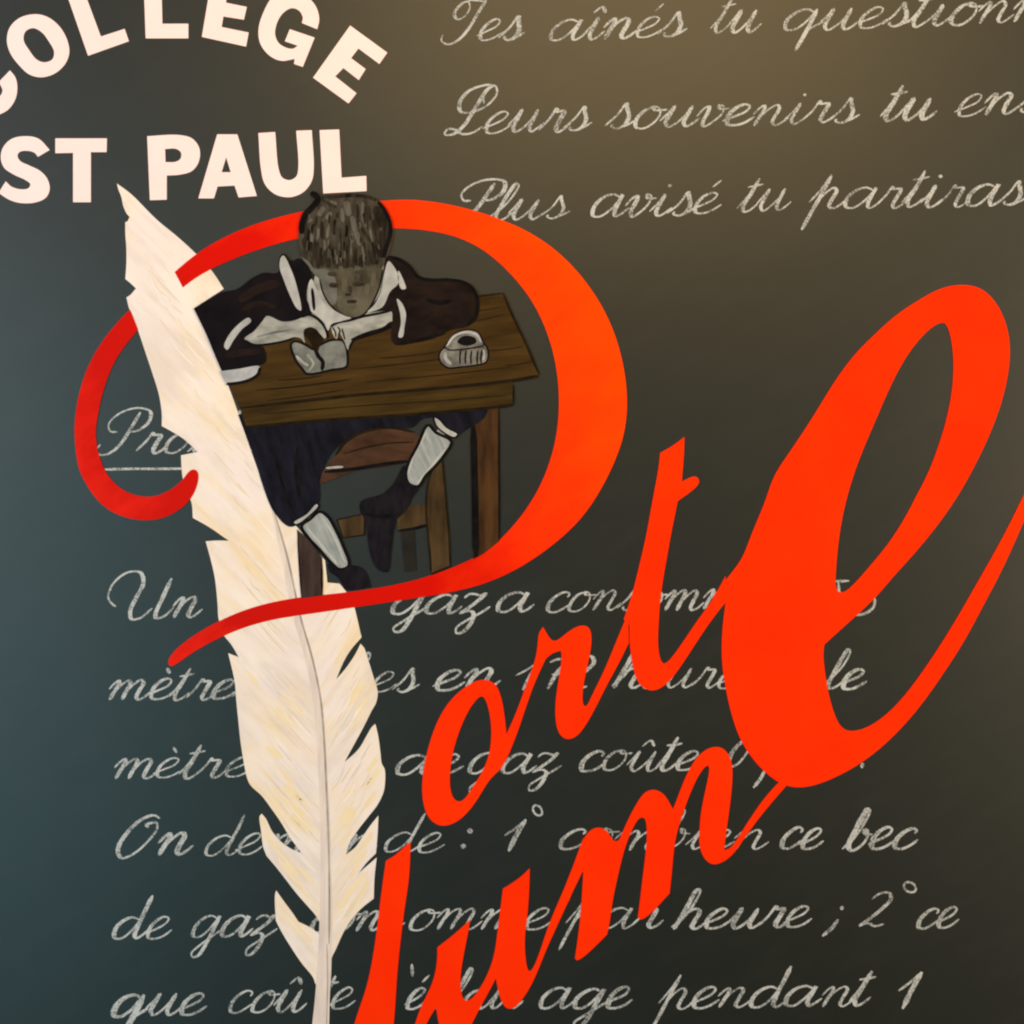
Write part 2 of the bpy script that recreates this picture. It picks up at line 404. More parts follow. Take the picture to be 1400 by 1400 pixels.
big = MB().poly([
    D4((-10,440,1),(50,365),(100,300),(125,255),(165,150),(220,20)) + D3((260,935),(330,830),(430,680),(540,500),(630,380),(720,290),(820,200),(920,135),(1010,85),(1100,65),(1190,75),(1260,130),(1310,220),(1335,330),(1330,450),(1300,590),(1250,730),(1180,880),(1090,1040),(990,1180),(890,1300))
    + D4((800,365),(720,460),(600,570),(490,670,1),(485,710),(490,780),(510,900),(540,1000),(570,1050),(610,1066),(680,1050),(760,1000),(850,910),(940,790),(1020,670),(1100,540),(1180,400),(1260,260),(1340,110),(1400,-15),(1500,-230,1),(1530,-190,1),(1400,105),(1300,330),(1220,480),(1130,650),(1040,790),(950,920),(860,1030),(760,1130),(650,1215),(540,1275),(450,1310),(380,1322),(310,1312),(240,1270),(170,1200),(110,1110),(70,1000),(40,870),(22,740),(25,600),(40,480,1),(-10,535,1)),
    D3((1025,235),(970,265),(900,340),(840,430),(780,550),(720,690),(660,830),(610,970),(570,1130),(550,1270)) + D4((541,360),(541,400),(552,430),(580,432),(620,400),(700,310),(790,200),(870,70),(905,0)) + D3((960,930),(1020,770),(1060,620),(1078,480),(1075,360),(1060,280),(1045,245))],
    H_RED + 0.15, M['red'], 0.7, n=6, relax=8).build('looped_letter', None, W((1060, 1075), 0))
tag(big, 'giant orange-red looped script letter with swelling stem at the right', 'letter')

lum = thing('script_lettering', 'lowest joined red script letters running from feather quill up to big looped letter', 'lettering', (700, 1400), 'red script letter groups')
MB().poly([D5((366,405,1),(340,422),(290,470),(230,508,1),(210,650),(185,850),(165,1000),(130,1180),(90,1300),(50,1425),(20,1560,1),(250,1560,1),(275,1400),(290,1150),(310,950),(335,750),(358,600))],
          H_RED, M['red'], 0.7, n=6, relax=8).build('letter', lum)
MB().poly([D5((692,828,1),(600,912),(512,980,1),(510,1060),(490,1160),(450,1250),(420,1310),(390,1400),(330,1560,1),(395,1560,1),(450,1400),(505,1308,1),(518,1390),(545,1470),(600,1500),(650,1480),(700,1400),(740,1320),(790,1230),(832,1150,1),(842,1205),(860,1270),(890,1315),(930,1312),(980,1260),(1040,1160),(1100,1010),(1150,900),(1200,790),(1260,660),(1309,560,1),(1310,380,1),(1230,600),(1170,740),(1120,860),(1080,980),(1038,1090),(1012,1115),(995,1050),(990,920),(1005,800),(1015,650),(1017,548,1),(960,602),(870,660,1),(855,780),(840,900),(825,1010),(790,1120),(740,1210),(692,1268),(660,1270),(640,1220),(640,1120),(660,1000),(680,900))],
          H_RED + 0.05, M['red'], 0.7, n=6, relax=8).build('letter', lum)
MB().poly([D6((50,745),(90,640),(120,572),(160,532),(210,525),(250,558),(275,598),(302,598),(320,560),(360,470),(410,380),(450,330),(500,317),(550,343),(580,388),(600,425,1),(620,375),(660,270),(710,170),(770,105),(830,83),(880,95),(915,150),(926,210),(920,330),(905,450),(890,560),(880,648,1),(910,640),(950,590),(1000,510),(1060,420),(1120,340),(1215,240,1),(1230,285,1),(1130,400),(1050,500),(980,600),(920,680),(860,720),(810,726),(770,692),(745,630),(745,540),(755,430),(780,310),(800,195),(786,184),(740,240),(690,350),(650,460),(620,560),(605,650),(595,760),(582,885,1),(540,930),(490,985),(425,1032),(408,1015,1),(425,880),(440,750),(455,620),(455,500),(440,470),(415,475),(390,510),(350,600),(320,700),(290,830),(270,930),(255,1040),(240,1110,1),(170,1180),(78,1255),(64,1240,1),(80,1130),(95,1000),(105,850),(110,765,1),(90,790),(50,880),(30,930,1),(20,820,1))],
          H_RED + 0.1, M['red'], 0.7, n=6, relax=8).build('letter', lum)

# ------------------------------------------------------------------ feather
fe = thing('feather', 'large cream quill feather with ragged split edges standing left of the desk', 'feather', (440, 1400))
def C1(*p): return T(90,350,4,p)
def C2(*p): return T(90,600,4,p)
def C3(*p): return T(300,760,5,p)
def C4(*p): return T(300,960,5,p)
def C5(*p): return T(300,1120,5,p)
def C6(*p): return T(100,240,7,p)
left_edge = (C6((420,76,1),(432,130),(460,200),(480,290),(510,360),(542,398,1),(518,440),(500,446,1),(500,550),(510,700),(510,850),(500,990,1),(560,1040),(602,1082,1),(545,1145),(510,1168,1),(540,1280))
    + C1((355,300),(400,420),(440,540),(480,660),(510,760),(525,860),(525,930,1),(580,960),(650,1005),(722,1072,1),(680,1080),(630,1090,1),(636,1190),(650,1260))
    + C2((688,350),(695,432,1),(780,480),(892,557,1),(830,556),(765,560,1),(790,650),(815,760),(830,900),(836,985),(868,1080,1),(905,1125),(946,1194,1),(888,1172,1),(905,1240),(925,1330))
    + C3((80,740),(105,860),(115,980)) + C4((130,130),(145,270),(165,400),(190,520),(215,570),(290,640),(350,720),(420,820),(480,920),(565,1036,1),(490,1002),(420,952),(360,882),(320,800),(290,762,1),(275,780),(285,880),(300,990),(322,1050,1),(390,1130))
    + C5((460,420),(530,510),(600,590),(660,660),(690,722),(682,785,1),(630,745),(540,700,1),(500,640),(440,560),(388,486,1),(380,520),(385,690,1),(420,760),(480,860),(560,980),(640,1080),(660,1130)))
shaft_l = C5((665,1250),(645,1330),(635,1420),(625,1560,1))
shaft_r = C5((745,1560,1),(752,1400),(757,1200),(765,1050))
right_edge = (C5((766,955),(800,880),(850,770),(900,690),(970,610),(1055,542,1),(1060,400),(1075,262,1),(1010,318),(952,368,1),(1005,298),(1070,232,1),(1080,120))
    + C4((1087,775,1),(1040,832),(990,902),(930,990),(866,1042,1),(890,962),(950,870),(1020,780),(1078,705),(1120,620),(1131,560),(1130,460),(1110,420),(1100,340),(1085,230),(1066,148,1),(1040,172),(1010,222),(950,322),(855,410,1),(920,290),(980,180),(1040,60))
    + C3((1072,1000),(1082,930),(1060,850),(1020,720),(990,630),(965,600,1),(930,670),(870,760),(798,845,1),(850,722),(900,640),(972,556,1),(965,530),(940,420),(915,330),(870,250),(822,190,1),(738,182,1),(722,30,1))
    + [(430,750,1),(402,716),(372,690,1),(347,627),(315,535),(290,475),(266,421,1),(306,395,1),(290,371),(267,346),(243,324),(214,300),(180,266)])
# the shaft divides the web: the left vane carries the tip, the right vane starts beside the desk leg
spine = [(372,693),(390,760),(408,842),(424,900),(436,960),(441,1010),(444,1070),(448,1140),(450,1220),(451,1300),(452,1330)]
r_low = [p for p in right_edge if p[1] > 692]
r_up = [p for p in right_edge if p[1] <= 692]
left_vane = left_edge + [(440,1352,1)] + [(p[0], p[1]) if 0 < i < len(spine)-1 else (p[0], p[1], 1) for i, p in enumerate(reversed(spine))] + r_up[1:]
right_vane = r_low + [(372,690,1)] + [(p[0]+0.3, p[1]) for p in spine[1:-1]] + [(452.3,1330,1)]
def inside(p, poly):
    c = False; n = len(poly)
    for i in range(n):
        a, b = poly[i], poly[i-1]
        if (a[1] > p[1]) != (b[1] > p[1]) and p[0] < (b[0]-a[0]) * (p[1]-a[1]) / (b[1]-a[1]) + a[0]: c = not c
    return c
rf = random.Random(11)
sp_full = [(262,425),(290,490),(320,560),(348,630)] + spine
def vane_part(vane, lift, mat, dx, dy, count):
    mb = MB().poly([vane], H_FEATHER + lift, mat, 0.8); k = 0; tries = 0; height = H_FEATHER + lift + .05
    while k < count and tries < 4000:
        tries += 1
        i = rf.randrange(len(sp_full)-1); q = rf.random()
        x = sp_full[i][0] + (sp_full[i+1][0]-sp_full[i][0]) * q; y = sp_full[i][1] + (sp_full[i+1][1]-sp_full[i][1]) * q
        d0 = rf.uniform(6, 90); ln = rf.uniform(18, 60); b = rf.uniform(-6, 6)
        P = [(x+dx*d0, y+dy*d0), (x+dx*(d0+ln*.5)+b*.4, y+dy*(d0+ln*.5)+abs(b)*.3), (x+dx*(d0+ln), y+dy*(d0+ln)-2)]
        if not all(inside((p[0]+ex, p[1]), vane) for p in P for ex in (-4, 4)): continue
        mb.tick = rf.randrange(60)
        mb.stroke(P, height, M[rf.choice(['barb_grey', 'barb_grey', 'barb_yellow', 'barb_white'])], rf.uniform(0.7, 1.7)); k += 1
    k = 0
    while k < 34:                      # yellower paint on the lower lobes and along the ragged edges
        x = rf.uniform(340, 520); y = rf.uniform(1090, 1290) if k < 24 else rf.uniform(930, 1090)
        ln = rf.uniform(18, 44); P = [(x, y), (x+dx*ln*.5, y+dy*ln*.5), (x+dx*ln, y+dy*ln)]
        tries += 1
        if tries > 9000: break
        if abs(x - 446) < 16 or not all(inside((p[0]+ex, p[1]+ey), vane) for p in P for ex in (-5, 5) for ey in (-3, 3)): continue
        mb.tick = rf.randrange(40)
        mb.stroke(P, height - .03, M['barb_lemon'], rf.uniform(2.5, 6)); k += 1
    return mb.build('vane', fe)
vane_part(left_vane, 0, M['feather'], -.68, -.73, 100)
vane_part(right_vane, 0.03, M['feather_right'], .55, -.83, 50)
sh = MB()
sh.poly([[(366,672,1),(384,760),(400,842),(417,900),(428,960),(433,1010),(436,1070),(438,1140),(438,1220),(436,1280),(433,1335),(430,1372),(427,1400),(425,1430,1),(449,1430,1),(450,1400),(451,1360),(453,1325),(454,1220),(452,1140),(448,1070),(445,1010),(440,960),(428,900),(411,842),(393,760)]], H_FEATHER + 0.2, M['shaft'], 0.3)
sh.stroke([(375,700),(393,762),(411,844),(427,900),(439,960),(443,1010),(446,1070),(449,1140),(450.5,1220),(450,1290)], H_FEATHER + 0.25, M['shaft_line'], 2.6)
sh.stroke([(447,1290),(448,1340),(446,1420)], H_FEATHER + 0.25, M['shaft_line'], 1.6)
sh.build('shaft', fe)

# ------------------------------------------------------------------ chair
def B1(*p): return T(240,240,14/3,p)
def B2(*p): return T(480,240,14/3,p)
def B3(*p): return T(300,520,14/3,p)
def B4(*p): return T(480,520,14/3,p)
ch = thing('chair', 'brown wooden chair with curved backrest below the desk behind the dangling legs', 'chair', (560, 800))
b = MB()
lp = B3((650,600),(740,480),(800,400),(880,345),(980,312),(1100,305),(1240,335),(1300,380),(1230,500),(1100,545),(900,570),(700,640),(640,660))
b.poly([lp], H_CHAIR, M['chair'], 0.5); 
b.stroke(B3((790,470),(950,425),(1100,400),(1240,395)), H_CHAIR+.05, M['wood_dark'], 2.2)
b.stroke(B3((670,585),(860,565),(1050,535),(1200,515)), H_CHAIR+.05, M['ink'], 5)
b.stroke(B3((680,560),(740,555),(790,552)), H_CHAIR+.08, M['linen'], 3)
b.stroke(B3((740,480),(800,400),(880,345),(980,312),(1100,302),(1240,330)), H_CHAIR+.05, M['wood_dark'], 4)
b.build('backrest', ch)
b = MB()
lp = B3((750,890,1),(925,850,1),(925,985,1),(790,1005,1))
b.poly([lp], H_CHAIR + .03, M['chair_post'], 0.5, sm=False).outline(lp, H_CHAIR + .1, M['wood_dark'], 2.2, sm=False)
b.build('rail', ch); b = MB()
lp = B4((290,850,1),(380,800),(500,790,1),(500,925,1),(300,965,1))
b.poly([lp], H_CHAIR + .03, M['chair_post'], 0.5).stroke(B4((300,960),(400,945),(490,920)), H_CHAIR + .1, M['ink'], 4)
b.build('rail', ch)
b = MB(); lp = B4((545,500,1),(575,505),(592,620),(612,850),(625,1000),(632,1186,1),(512,1236,1),(505,1120),(490,980),(480,820),(490,660))
b.poly([lp], H_CHAIR + .06, M['chair_post'], 0.5).outline(lp, H_CHAIR + .12, M['wood_dark'], 2.6); b.build('leg', ch)
b = MB(); lp = B4((318,965,1),(402,950,1),(416,1212,1),(345,1222,1))
b.poly([lp], H_CHAIR, M['chair_slat'], 0.5, sm=False); b.build('slat', ch)

# ------------------------------------------------------------------ desk
dk = thing('desk', 'dark brown wooden school desk the boy leans his elbows on', 'desk', (540, 800))
b = MB()
top = [(688,401,1),(700,430),(737,512,1),(733,518,1),(702,522),(600,533),(480,543),(329,560,1),(311,520),(300,492,1),(330,470),(420,440),(560,415),(640,404)]
b.poly([top], H_DESK, M['wood'], 0.6)
b.stroke([(688,401),(700,430),(718,468),(737,512)], H_DESK+.05, M['wood_dark'], 3.5)
b.stroke([(650,406),(688,401)], H_DESK+.05, M['wood_dark'], 3)
b.stroke([(736,514),(702,520),(600,531),(480,541),(329,558)], H_DESK+.05, M['wood_dark'], 4.5)
for (x0, y0, x1, y1, wd) in [(365,548,470,533,2.0),(480,505,640,486,1.6),(500,522,700,502,1.6),(590,460,610,456,2.0),(640,440,690,430,1.6),(650,425,684,420,1.4),(350,534,480,519,2.2),(520,490,600,481,1.8),(660,480,716,474,1.5),(380,520,440,514,1.8),(690,500,728,494,1.4)]:
    b.stroke([(x0,y0),((x0+x1)/2,(y0+y1)/2+1.2),(x1,y1)], H_DESK+.05, M['wood_dark'], wd)
for (x0, y0, x1, y1, wd) in [(490,512,640,496,2.4),(520,468,590,458,3),(670,412,690,410,3),(655,465,708,455,3),(370,541,480,527,2.4),(560,508,690,493,2)]:
    b.stroke([(x0,y0),((x0+x1)/2,(y0+y1)/2-1),(x1,y1)], H_DESK+.05, M['wood_edge'], wd)
b.build('tabletop', dk)
b = MB()
ap = [(700,515,1),(702,552,1),(683,556,1),(560,566),(480,570),(400,576),(336,582,1),(322,540,1),(480,530),(600,522)]
b.poly([ap], H_DESK - .15, M['wood_edge'], 0.5)
b.stroke([(702,526),(702,553)], H_DESK-.05, M['ink'], 2.5)
b.stroke([(702,553),(683,556),(560,567),(480,572),(400,578),(336,584)], H_DESK-.05, M['wood_dark'], 4)
b.stroke([(360,566),(480,556),(600,548),(690,541)], H_DESK-.05, M['wood_dark'], 1.6)
b.build('apron', dk)
b = MB(); lp = B4((765,250,1),(770,600),(775,900),(780,1142,1),(850,1102),(945,1026,1),(946,700),(945,180,1),(860,170,1))
b.poly([lp], H_CHAIR + .2, M['leg'], 0.5)
b.stroke(B4((780,270),(788,600),(793,900),(797,1128)), H_CHAIR+.3, M['ink'], 9.5)
b.stroke(B4((942,185),(944,600),(945,1020)), H_CHAIR+.3, M['ink'], 2.6); b.build('leg', dk)
b = MB(); lp = B3((495,950,1),(560,1010),(655,1130,1),(660,1372,1),(525,1392,1),(515,1250),(505,1100))
b.poly([lp], H_CHAIR + .2, M['leg_left'], 0.5)
b.stroke(B3((500,980),(508,1150),(524,1385)), H_CHAIR+.3, M['ink'], 2)
b.stroke(B3((652,1140),(656,1370)), H_CHAIR+.3, M['ink'], 3); b.build('leg', dk)

# ------------------------------------------------------------------ the boy
pe = thing('person', 'boy in dark jacket and shorts bent over the desk, writing, grey socks dangling', 'person', (470, 800))
FACE = B1((800,505),(840,545),(890,600),(915,660),(940,750),(990,830),(1060,882),(1130,906),(1200,882),(1260,800),(1300,700),(1320,590),(1335,500),(1250,400),(1000,380),(860,420))
body = MB()
# head, neck, trunk, arms and hands in one sheet
up = (B1((800,505,1),(840,545),(890,600),(880,680),(860,700),(760,640),(600,650),(420,740),(250,860),(200,960),(260,1060),(340,1100,1),(440,1045,1),(500,1076),(600,1071),(700,1051),(760,1031),(800,1040),(826,1068),(818,1015),(830,980),(870,968),(905,1000),(930,1032),(958,1040,1),(966,1018),(948,970),(975,990,1),(990,965),(1000,1000),(1016,1034),(1030,1042),(1040,1010),(1052,1012),(1062,1030),(1080,1062),(1100,1112),(1118,1085),(1130,1050),(1200,1022),(1300,990))
      + B2((0,1042),(100,1000),(200,970),(262,930),(420,1000),(640,960),(760,900),(780,800),(720,720),(500,700),(380,640),(260,560),(215,500,1)) + B1((1310,330),(1150,260),(950,280),(830,400)))
body.poly([up], H_BODY, M['skin'], 0.5)
# lap, legs and feet hang behind the desk
lo = (B3((220,160),(600,100),(1250,60)) + B4((640,290),(580,370),(500,520),(430,640),(390,690),(340,740),(270,900),(200,1120),(165,1100),(170,900),(260,740),(350,620),(400,560),(440,460),(540,330),(600,250),(560,170))
      + B3((1150,200),(950,240),(760,390),(640,520),(600,700),(600,830),(680,900),(750,1030),(800,1180),(870,1260),(840,1290),(780,1220),(700,1110),(600,1010),(520,890),(420,860),(320,680),(260,480)))
body.poly([lo], H_LEGS - .3, M['skin'], 0.2)
body.stroke(B1((440,1048),(500,1080),(600,1075),(700,1056),(760,1036)), H_BODY+.05, M['ink'], 3)
body.stroke(B1((800,905),(850,888),(900,910),(945,955),(968,1005),(972,1040)), H_BODY+.05, M['ink'], 4)
for q in (((1000,965),(1020,1000),(1024,1035)), ((1035,965),(1050,990),(1040,1020)), ((1062,975),(1072,1010),(1082,1050))):
    body.stroke(B1(*q), H_BODY+.05, M['wood_dark'], 2.2)
body.stroke(B1((985,965),(1040,938),(1110,925),(1200,900),(1300,880),(1380,862)), H_BODY+.06, M['ink'], 3.5)
body.stroke(B1((1105,1115),(1135,1055),(1200,1030),(1300,998),(1400,955)), H_BODY+.05, M['ink'], 3.2)
body.stroke(B2((0,1050),(100,1008),(200,978),(262,940)), H_BODY+.05, M['ink'], 4)
body.stroke(B1((520,1030),(640,1000),(760,985)), H_BODY+.05, M['page'], 3)
body.poly([B1((828,978),(890,976),(922,1010),(944,1040),(925,1080),(902,1135),(880,1105),(860,1062),(818,1012))], H_BODY + .1, M['wood_dark'], 0.1)  # shadow between the hands, laid on as dark paint
bo = body.build('body', pe)
f = MB()
f.poly([FACE], H_BODY + .15, M['face'], 0.1)
f.poly([B1((890,610),(950,600),(1010,640),(1030,720),(1020,820),(985,820),(945,750),(920,670))], H_BODY + .19, M['face_light'], 0.04)
f.poly([B1((805,508),(850,540),(900,590),(925,650),(905,650),(860,600),(820,550))], H_BODY + .2, M['face_light'], 0.04)
f.stroke(B1((920,665),(945,755),(995,835),(1065,888),(1135,910),(1205,885),(1262,805),(1305,700),(1322,600)), H_BODY+.22, M['ink'], 2.4)
f.build('face', pe)
def H(*p): return T(400,255,7.367,p)
def dabs(name, items, lift):
    e = MB()
    for (x0, y0, x1, y1, wd, mt) in items:
        e.stroke(H((x0,y0),((x0+x1)/2+3,(y0+y1)/2+3),(x1,y1)), H_BODY+lift, M[mt], wd)
    return e.build(name, pe)
dabs('cheek', [(400,930,390,1090,10,'face_light'), (340,900,330,1060,8,'face_light'), (760,980,735,1110,7,'face_glow'), (820,860,800,1010,6,'face_glow'), (650,1190,560,1230,7,'face_glow'), (470,1100,480,1220,8,'face_glow'), (700,880,690,960,6,'face_dark')], .19)
dabs('eyebrow', [(355,880,445,888,5.5,'face_dark')], .25)
dabs('eyebrow', [(630,868,720,858,5.5,'face_dark')], .25)
dabs('eye', [(370,992,465,998,7.0,'face_dark'), (385,996,450,1001,2.6,'hair')], .26)
dabs('eye', [(605,985,735,978,7.0,'face_dark'), (625,988,715,984,2.6,'hair')], .26)
dabs('nose', [(525,880,520,1060,7,'face_glow'), (575,1000,588,1075,5,'face_dark'), (530,1090,590,1088,3.6,'hair')], .27)
dabs('mouth', [(545,1160,650,1158,5,'face_dark'), (560,1160,635,1160,2.4,'hair')], .27)

h = MB()
HAIR = (B1((858,108,1),(900,118),(935,150),(1000,128),(1100,116),(1200,126),(1290,172)) + B2((180,170),(240,242),(266,330),(256,430),(236,510),(212,575,1))
        + B1((1300,590),(1240,580),(1200,590),(1150,578),(1100,590),(1040,580),(1000,596),(950,590),(890,596),(850,550),(810,520),(788,470),(784,400),(795,320),(830,240),(872,185)))
h.poly([HAIR], H_BODY + .6, M['hair_brown'], 0.3)
DK = [(300,350,300,530,6),(430,330,420,490,5),(545,390,540,510,4),(470,420,490,560,2.5),(700,420,790,560,5),(760,200,770,360,9),(840,200,880,420,11),(930,300,960,600,9),(880,450,900,720,10),(200,590,240,720,8),(290,620,300,800,8),(400,620,410,790,4),(640,620,640,800,4),(770,640,770,800,4),(840,600,850,790,7),(150,420,130,600,8),(560,600,560,820,2.5),(340,650,350,820,3),(130,300,110,450,8),(210,380,200,470,4),(500,720,520,830,3),(720,560,740,700,3),(650,180,660,330,4),(660,330,690,430,4),(250,560,250,640,5),(370,560,380,640,3),(610,700,615,830,2.4),(700,730,700,820,2.4),(450,720,455,830,2.6),(800,560,820,690,4),(520,560,515,650,3),(240,300,230,400,3),(250,700,262,820,7),(360,720,366,820,5),(440,740,440,825,5),(540,740,545,825,4),(590,730,592,815,4),(670,720,672,800,5),(740,700,742,800,5),(820,690,815,790,8),(170,560,190,660,9),(120,520,140,620,8),(900,250,930,330,9),(960,420,950,560,7),(820,330,860,520,8),(290,690,292,740,6),(480,640,482,720,3)]
LT = [(370,400,350,520,4),(540,150,570,300,9),(600,300,640,470,7),(640,450,680,600,7),(710,160,700,300,4.5),(700,300,760,420,4),(320,210,270,300,7),(390,260,340,330,6),(480,560,490,760,3),(590,600,600,760,3),(700,600,720,760,3),(380,150,450,180,4),(260,420,250,540,3),(160,360,200,330,4),(690,690,705,800,2.5),(430,640,440,760,2.5),(780,430,800,560,3),(320,540,320,650,3),(500,220,510,360,5),(180,480,200,580,4)]
rnd = random.Random(3)
for k, (x0,y0,x1,y1,wd) in enumerate(LT):
    h.stroke(H((x0,y0),((x0+x1)/2+rnd.uniform(-8,8),(y0+y1)/2),(x1,y1)), H_BODY+.62, M['hair_light'], wd)
for k, (x0,y0,x1,y1,wd) in enumerate(DK):
    h.stroke(H((x0,y0),((x0+x1)/2+rnd.uniform(-8,8),(y0+y1)/2),(x1,y1)), H_BODY+.66, M['hair'], wd)
for k in range(46):
    x = rnd.uniform(150, 880); y = rnd.uniform(250, 720); l = rnd.uniform(50, 120)
    h.stroke(H((x,y),(x+rnd.uniform(-8,8),y+l/2),(x+(x-520)*.03,y+l)), H_BODY+.7, M[rnd.choice(['hair','hair','hair_light','hair_brown'])], rnd.uniform(1.0,2.4))
h.stroke(H((185,66),(232,92),(258,132),(200,212),(132,282),(97,380),(92,480)), H_BODY+.76, M['ink'], 8)
h.stroke(H((300,112),(430,105),(600,92),(750,106),(850,142)), H_BODY+.76, M['hair'], 5)
h.stroke(H((300,134),(360,172),(440,212)), H_BODY+.76, M['hair'], 3.6)
h.stroke(H((862,150),(938,260),(986,380),(980,500),(948,600),(920,720)), H_BODY+.76, M['ink'], 5.5)
h.build('hair', pe)

# jacket: left half with its sleeve, desk-edge shadow painted as its hem, right sleeve
JL = B1((118,850,1),(200,800),(290,748),(400,722),(480,662),(560,622),(655,618),(662,530),(690,498),(740,545),(790,530),(850,580),(872,650),(848,690),(842,800),(880,872),(830,895),(760,925),(680,932),(585,896),(555,930),(500,995),(440,1042),(470,1075),(560,1095),(575,1190),(520,1215),(400,1232),(296,1248,1),(262,1170),(200,1020),(150,915))
JR = B2((212,570,1),(232,518),(290,528),(360,570),(420,640),(500,663),(620,663),(720,680),(780,722),(812,800),(802,900),(745,962),(640,985),(560,1022),(460,1050),(285,1082),(258,1040),(264,930),(256,865),(180,868),(110,868),(180,760))
j = MB()
j.poly([JL], H_CLOTH, M['jacket'], 0.5)
j.stroke(B1((410,800),(500,740),(600,700),(660,690)), H_CLOTH+.05, M['sleeve'], 12)
j.stroke(B1((320,1150),(430,1130),(540,1120)), H_CLOTH+.05, M['sleeve'], 9)
j.stroke(B1((420,860),(520,820),(640,840)), H_CLOTH+.06, M['sleeve'], 8)
j.poly([JR], H_CLOTH, M['sleeve'], 0.5)
j.stroke(B2((480,790),(560,815),(640,800)), H_CLOTH+.05, M['ink'], 6)
j.stroke(B2((235,520),(300,535),(370,580),(430,650),(510,668),(620,668),(720,685),(778,725),(805,800),(795,900),(740,958)), H_CLOTH+.05, M['ink'], 5)
j.stroke(B2((740,760),(770,820),(750,900)), H_CLOTH+.06, M['wood_dark'], 5)
j.stroke(B2((560,1018),(460,1046),(290,1076)), H_CLOTH+.06, M['ink'], 5)
j.stroke(B1((700,520),(760,640),(800,760),(815,870)), H_CLOTH+.06, M['ink'], 6)
j.build('jacket', pe)
c = MB()
c.poly([B1((672,528),(690,512),(738,600),(778,720),(802,862),(775,848),(730,762),(690,662),(666,590))], H_CLOTH+.3, M['linen'], 0.2); c.build('collar', pe)
c = MB()
c.poly([B1((850,695),(868,662),(898,720),(940,800),(1000,852),(1080,896),(1122,910),(1060,930),(995,950),(975,990),(945,935),(890,885),(865,865))], H_CLOTH+.3, M['linen'], 0.2)
c.stroke(B1((872,720),(880,790),(886,862)), H_CLOTH+.36, M['ink'], 4.5)
c.build('shirt_front', pe)
c = MB()
c.poly([B2((240,548),(272,580),(302,640),(300,692),(250,742),(200,840),(105,872),(150,825),(190,742),(210,640))], H_CLOTH+.3, M['linen'], 0.2)
c.poly([B2((303,608),(345,695),(350,722),(322,726),(300,660))], H_CLOTH+.3, M['linen'], 0.2)
c.build('collar', pe)
c = MB(); c.poly([B2((293,788),(322,812),(350,880),(342,960),(328,1032),(304,1032),(318,950),(314,880))], H_CLOTH+.3, M['linen'], 0.2); c.build('cuff', pe)
c = MB(); c.poly([B1((468,908),(484,930),(425,982),(372,1052),(332,1112),(312,1092),(330,1040),(382,970))], H_CLOTH+.3, M['linen'], 0.2); c.build('cuff', pe)

s = MB()
SH = B3((120,220,1),(300,180),(700,140),(1260,120),(1400,150)) + B4((870,160),(850,240),(760,300),(690,345),(660,372),(600,348),(545,300),(520,240)) + B3((1290,250),(1230,300),(1100,300),(950,312),(820,370),(720,460),(665,560),(640,660),(635,780),(560,852),(490,925),(440,932),(345,835),(280,680),(225,500))
s.poly([SH], H_LEGS, M['navy'], 0.3)
s.stroke(B3((500,420),(490,600),(520,760)), H_LEGS+.05, M['ink'], 5)
s.stroke(B3((350,450),(400,650),(460,820)), H_LEGS+.05, M['ink'], 4)
s.build('shorts', pe)
def sock(loop, band, rib):
    k = MB()
    k.poly([loop], H_LEGS + .1, M['sock'], 0.25)
    for r in rib: k.stroke(r, H_LEGS+.13, M['sockedge'], 3)
    k.outline(loop, H_LEGS + .2, M['ink'], 4.2)
    k.build('sock', pe)
    k = MB(); k.poly([band], H_LEGS + .3, M['linen'], 0.2).outline(band, H_LEGS + .35, M['ink'], 2.4); k.build('hem_band', pe)
sock(B3((525,930),(580,885),(640,838),(690,868),(740,950),(790,1060),(826,1182),(770,1206),(720,1170),(640,1080),(570,1005)),
     B3((470,905),(555,850),(618,785),(636,798),(580,862),(490,922)), [B3((660,880),(730,990),(800,1160)), B3((560,940),(650,1050),(750,1170))])
sock(B4((490,285),(540,332),(640,390),(600,470),(540,545),(475,610),(430,676),(370,660),(350,600),(370,520),(425,415)),
     B4((530,234),(562,248),(610,300),(682,342),(660,366),(600,340),(543,290)), [B4((600,440),(520,540),(425,655)), B4((480,330),(400,480),(362,600))])
s = MB(); lp = B3((690,1165,1),(765,1212),(830,1182),(900,1190),(945,1245),(965,1318,1),(850,1338),(800,1336,1),(760,1262),(700,1215))
s.poly([lp], H_LEGS + .25, M['shoe'], 0.3); s.build('shoe', pe)
s = MB(); lp = B4((340,540),(352,640),(372,672),(430,688),(392,745),(352,830),(292,890),(272,960),(254,1100),(232,1222),(170,1204),(120,1100),(92,900),(58,830),(62,772),(200,722),(268,660))
s.poly([lp], H_LEGS + .25, M['shoe'], 0.3)
s.stroke(B4((90,850),(180,870),(280,860)), H_LEGS+.3, M['ink'], 5)
s.build('shoe', pe)

